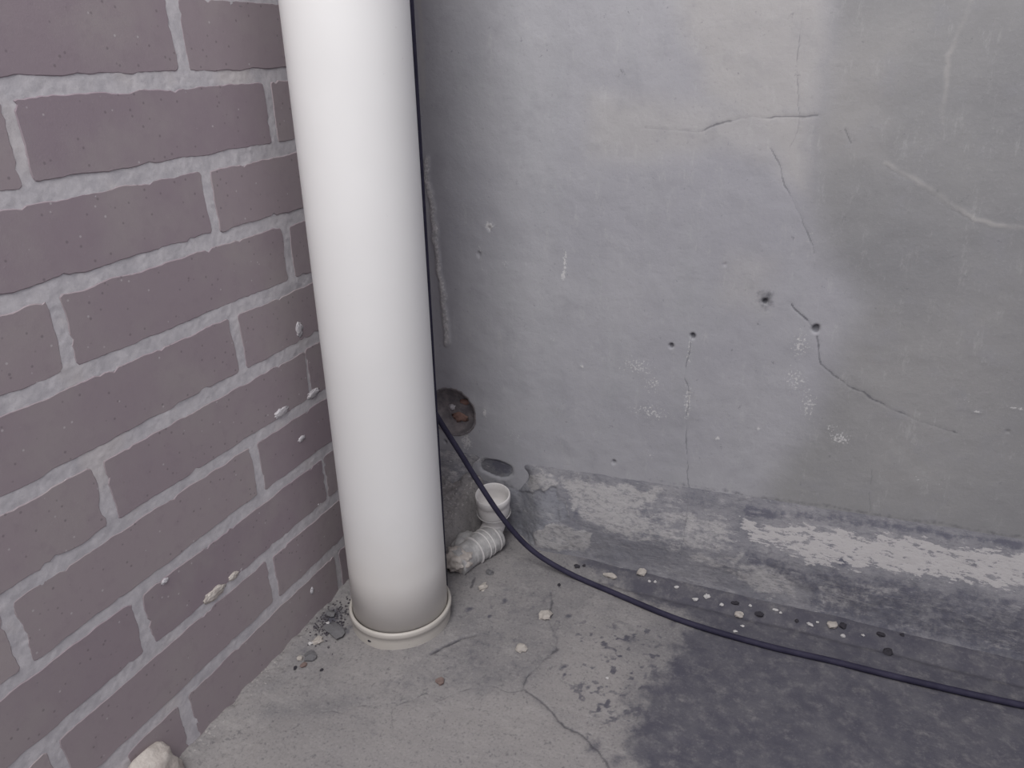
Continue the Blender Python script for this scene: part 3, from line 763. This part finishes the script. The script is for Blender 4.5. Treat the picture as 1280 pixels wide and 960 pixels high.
# ------------------------------------------------------------------ stones and crumbs on the floor
variants = [lump_mesh('stone_shape', 1, 1, 1, 40+i, 2, .5, 1.1) for i in range(6)]
vi = 0
def stone(name, u, v, w, h, mat, label, cat, group=None, flat=.55, seed=None):
    global vi
    me = lump_mesh(name, 1, 1, 1, 60+vi, 2, .55, 1.2); vi += 1
    for _ in range(2):
        p = on_z(u, v, 0.002)
    fz = floor_z(p[0], p[1])
    p = on_z(u, v, fz+.001)
    s = size_at(p, 1)*.5
    sx = w*s; sy_ = max(h*s*1.25, sx*.55); sz = min(sx, sy_)*flat
    fz = floor_z(p[0], p[1])
    o = link(name, me, mat)
    o.scale = (sx, sy_, sz); o.rotation_euler = (0, 0, random.Random(vi).uniform(-.5, .5))
    # rest on the ground: lowest point slightly bedded in
    o.location = (p[0], p[1], fz+sz*.55)
    return tag(o, label, cat, group)
GW = 'white lime chips scattered along the foot of the skirting'
GD = 'dark crumbs scattered along the foot of the skirting'
stone('stone', 682, 770, 15, 14, M_CREAM, 'pale angular stone lying on the crack between cable and downpipe', 'stone')
stone('stone', 652, 810, 13, 12, M_CREAM, 'pale blocky stone alone on the darker cement patch right of the pipe foot', 'stone')
stone('stone', 604, 734, 10, 13, M_CREAM, 'pale oblong crumb just in front of the buried ribbed drain pipe', 'stone')
stone('stone', 612, 716, 11, 7, M_GREY, 'flat grey stone beside the end of the ribbed drain pipe', 'stone')
stone('stone', 550, 852, 11, 11, M_BROWN, 'round reddish brown crumb on the floor below the pipe foot', 'stone')
stone('stone', 388, 821, 17, 15, M_GREY, 'flat dark grey stone beside the brick wall left of the pipe foot', 'stone', None, .35)
stone('stone', 418, 788, 34, 14, M_GREY, 'long flat grey stone touching the left of the pipe collar', 'stone', None, .4)
stone('stone', 397, 800, 11, 12, M_CREAM, 'beige crumb between the flat grey stones left of the pipe', 'stone')
stone('stone', 413, 768, 13, 9, M_GREY, 'grey rubble piece against the bricks left of the pipe collar', 'stone')
stone('stone', 388, 803, 6, 5, M_WHITE, 'tiny white chip left of the beige crumb by the brick wall', 'chip')
stone('stone', 409, 778, 5, 5, M_WHITE, 'small round white chip in the dark grit left of the pipe collar', 'chip')
stone('stone', 375, 822, 8, 6, M_CREAM, 'small pale crumb at the foot of the bricks beside the flat dark grey stone', 'stone')
stone('stone', 379, 831, 8, 8, M_BROWN, 'small brown crumb below the flat dark grey stone by the bricks', 'stone')
stone('stone', 402, 837, 4, 4, M_DARK, 'tiny dark crumb on the pale floor left of the pipe foot', 'crumb')
stone('stone', 369, 834, 4, 5, M_DARK, 'tiny dark crumb close to the foot of the bricks', 'crumb')
stone('stone', 802, 716, 12, 10, M_CREAM, 'pale lump at the left end of the row of chips by the skirting', 'stone')
stone('stone', 764, 720, 16, 7, M_CREAM, 'long pale flake lying just behind the black cable', 'stone')
stone('stone', 1040, 781, 14, 11, M_CREAM, 'largest cream stone in the row of chips along the skirting', 'stone')
stone('stone', 924, 769, 11, 9, M_CREAM, 'beige crumb just behind the cable below the dark crumbs', 'stone')
ORD = 'first second third fourth fifth sixth seventh eighth ninth tenth eleventh twelfth thirteenth fourteenth fifteenth sixteenth'.split()
chips = sorted([(884, 744, 8, 6), (812, 725, 4, 4), (819, 726, 4, 4), (846, 733, 6, 4), (869, 750, 7, 5), (902, 756, 5, 4), (969, 761, 7, 3), (976, 765, 4, 3), (1013, 780, 8, 4), (1022, 776, 3, 3),
                (1054, 794, 6, 4), (1060, 770, 4, 3), (1079, 793, 4, 3), (928, 782, 5, 3), (919, 789, 5, 4), (938, 756, 4, 3)])
for od, (u, v, w, h) in zip(ORD, chips):
    stone('lime_chip', u, v, w, h, M_WHITE, od+' small white lime chip from the left in the row along the skirting', 'chip', GW)
stone('lime_chip', 759, 847, 4, 3, M_WHITE, 'tiny white chip alone on the speckled floor in front of the cable', 'chip')
stone('dark_crumb', 949, 768, 13, 7, M_DARK, 'largest flat black crumb in the row by the skirting', 'crumb', GD)
stone('dark_crumb', 919, 753, 10, 5, M_DARK, 'black crumb touching the skirting behind the beige crumb', 'crumb', GD)
stone('dark_crumb', 1053, 781, 9, 8, M_DARK, 'black crumb touching the largest cream stone', 'crumb', GD)
stone('dark_crumb', 1102, 792, 11, 7, M_DARK, 'black crumb right of the cream stone by the skirting', 'crumb', GD)
stone('dark_crumb', 1128, 793, 5, 4, M_DARK, 'rightmost small black crumb by the skirting', 'crumb', GD)
stone('dark_crumb', 1110, 815, 11, 9, M_DARK, 'black crumb lying apart between the skirting and the cable', 'crumb', GD)
stone('dark_crumb', 996, 776, 5, 4, M_DARK, 'small black crumb left of the largest cream stone', 'crumb', GD)
stone('dark_crumb', 721, 707, 9, 5, M_DARK, 'black crumb just behind the cable at its bend', 'crumb', GD)
stone('dark_crumb', 730, 706, 4, 4, M_DARK, 'tiny black crumb right of the one at the cable bend', 'crumb', GD)
stone('dark_crumb', 699, 731, 4, 4, M_DARK, 'tiny black crumb in front of the cable bend', 'crumb', GD)
# big cream lump at the foot of the bricks, front left
p = on_x(170, 984)
me = lump_mesh('mortar_lump', .024, .046, .038, 33, 4, .30, 1.3)
o = link('mortar_lump', me, M_LUMP, None, True)
o.location = (.012, p[1], p[2]-.004)
tag(o, 'big cream mortar lump at the foot of the brick wall, bottom left corner', 'mortar lump')
# loose dark grit swept between the bricks and the pipe collar: too many grains to count
rg = random.Random(8)
bm = bmesh.new()
for i in range(260):
    u = rg.gauss(414, 13); v = rg.gauss(776, 10) + (414-u)*.55
    p = on_z(u, v, .008)
    if p[0] < .006 or math.hypot(p[0]-PX, p[1]-PY) < PR+.009: continue
    r = rg.uniform(.0006, .0017)
    m4 = Matrix.Translation((p[0], p[1], floor_z(p[0], p[1])+r*.5)) @ Matrix.Rotation(rg.uniform(0, 6), 4, 'Z') @ Matrix.Diagonal((r*rg.uniform(.8, 1.6), r, r*.8, 1))
    bmesh.ops.create_icosphere(bm, subdivisions=1, radius=1.0, matrix=m4)
M_SOIL = mat_simple('dark_soil_grit', (0.045, 0.04, 0.05), (0.12, 0.11, 0.12), 300)
tag(link('grit', bm_mesh('grit', bm), M_SOIL), 'dark loose grit between the bricks and the left of the pipe collar', 'grit', None, 'stuff')
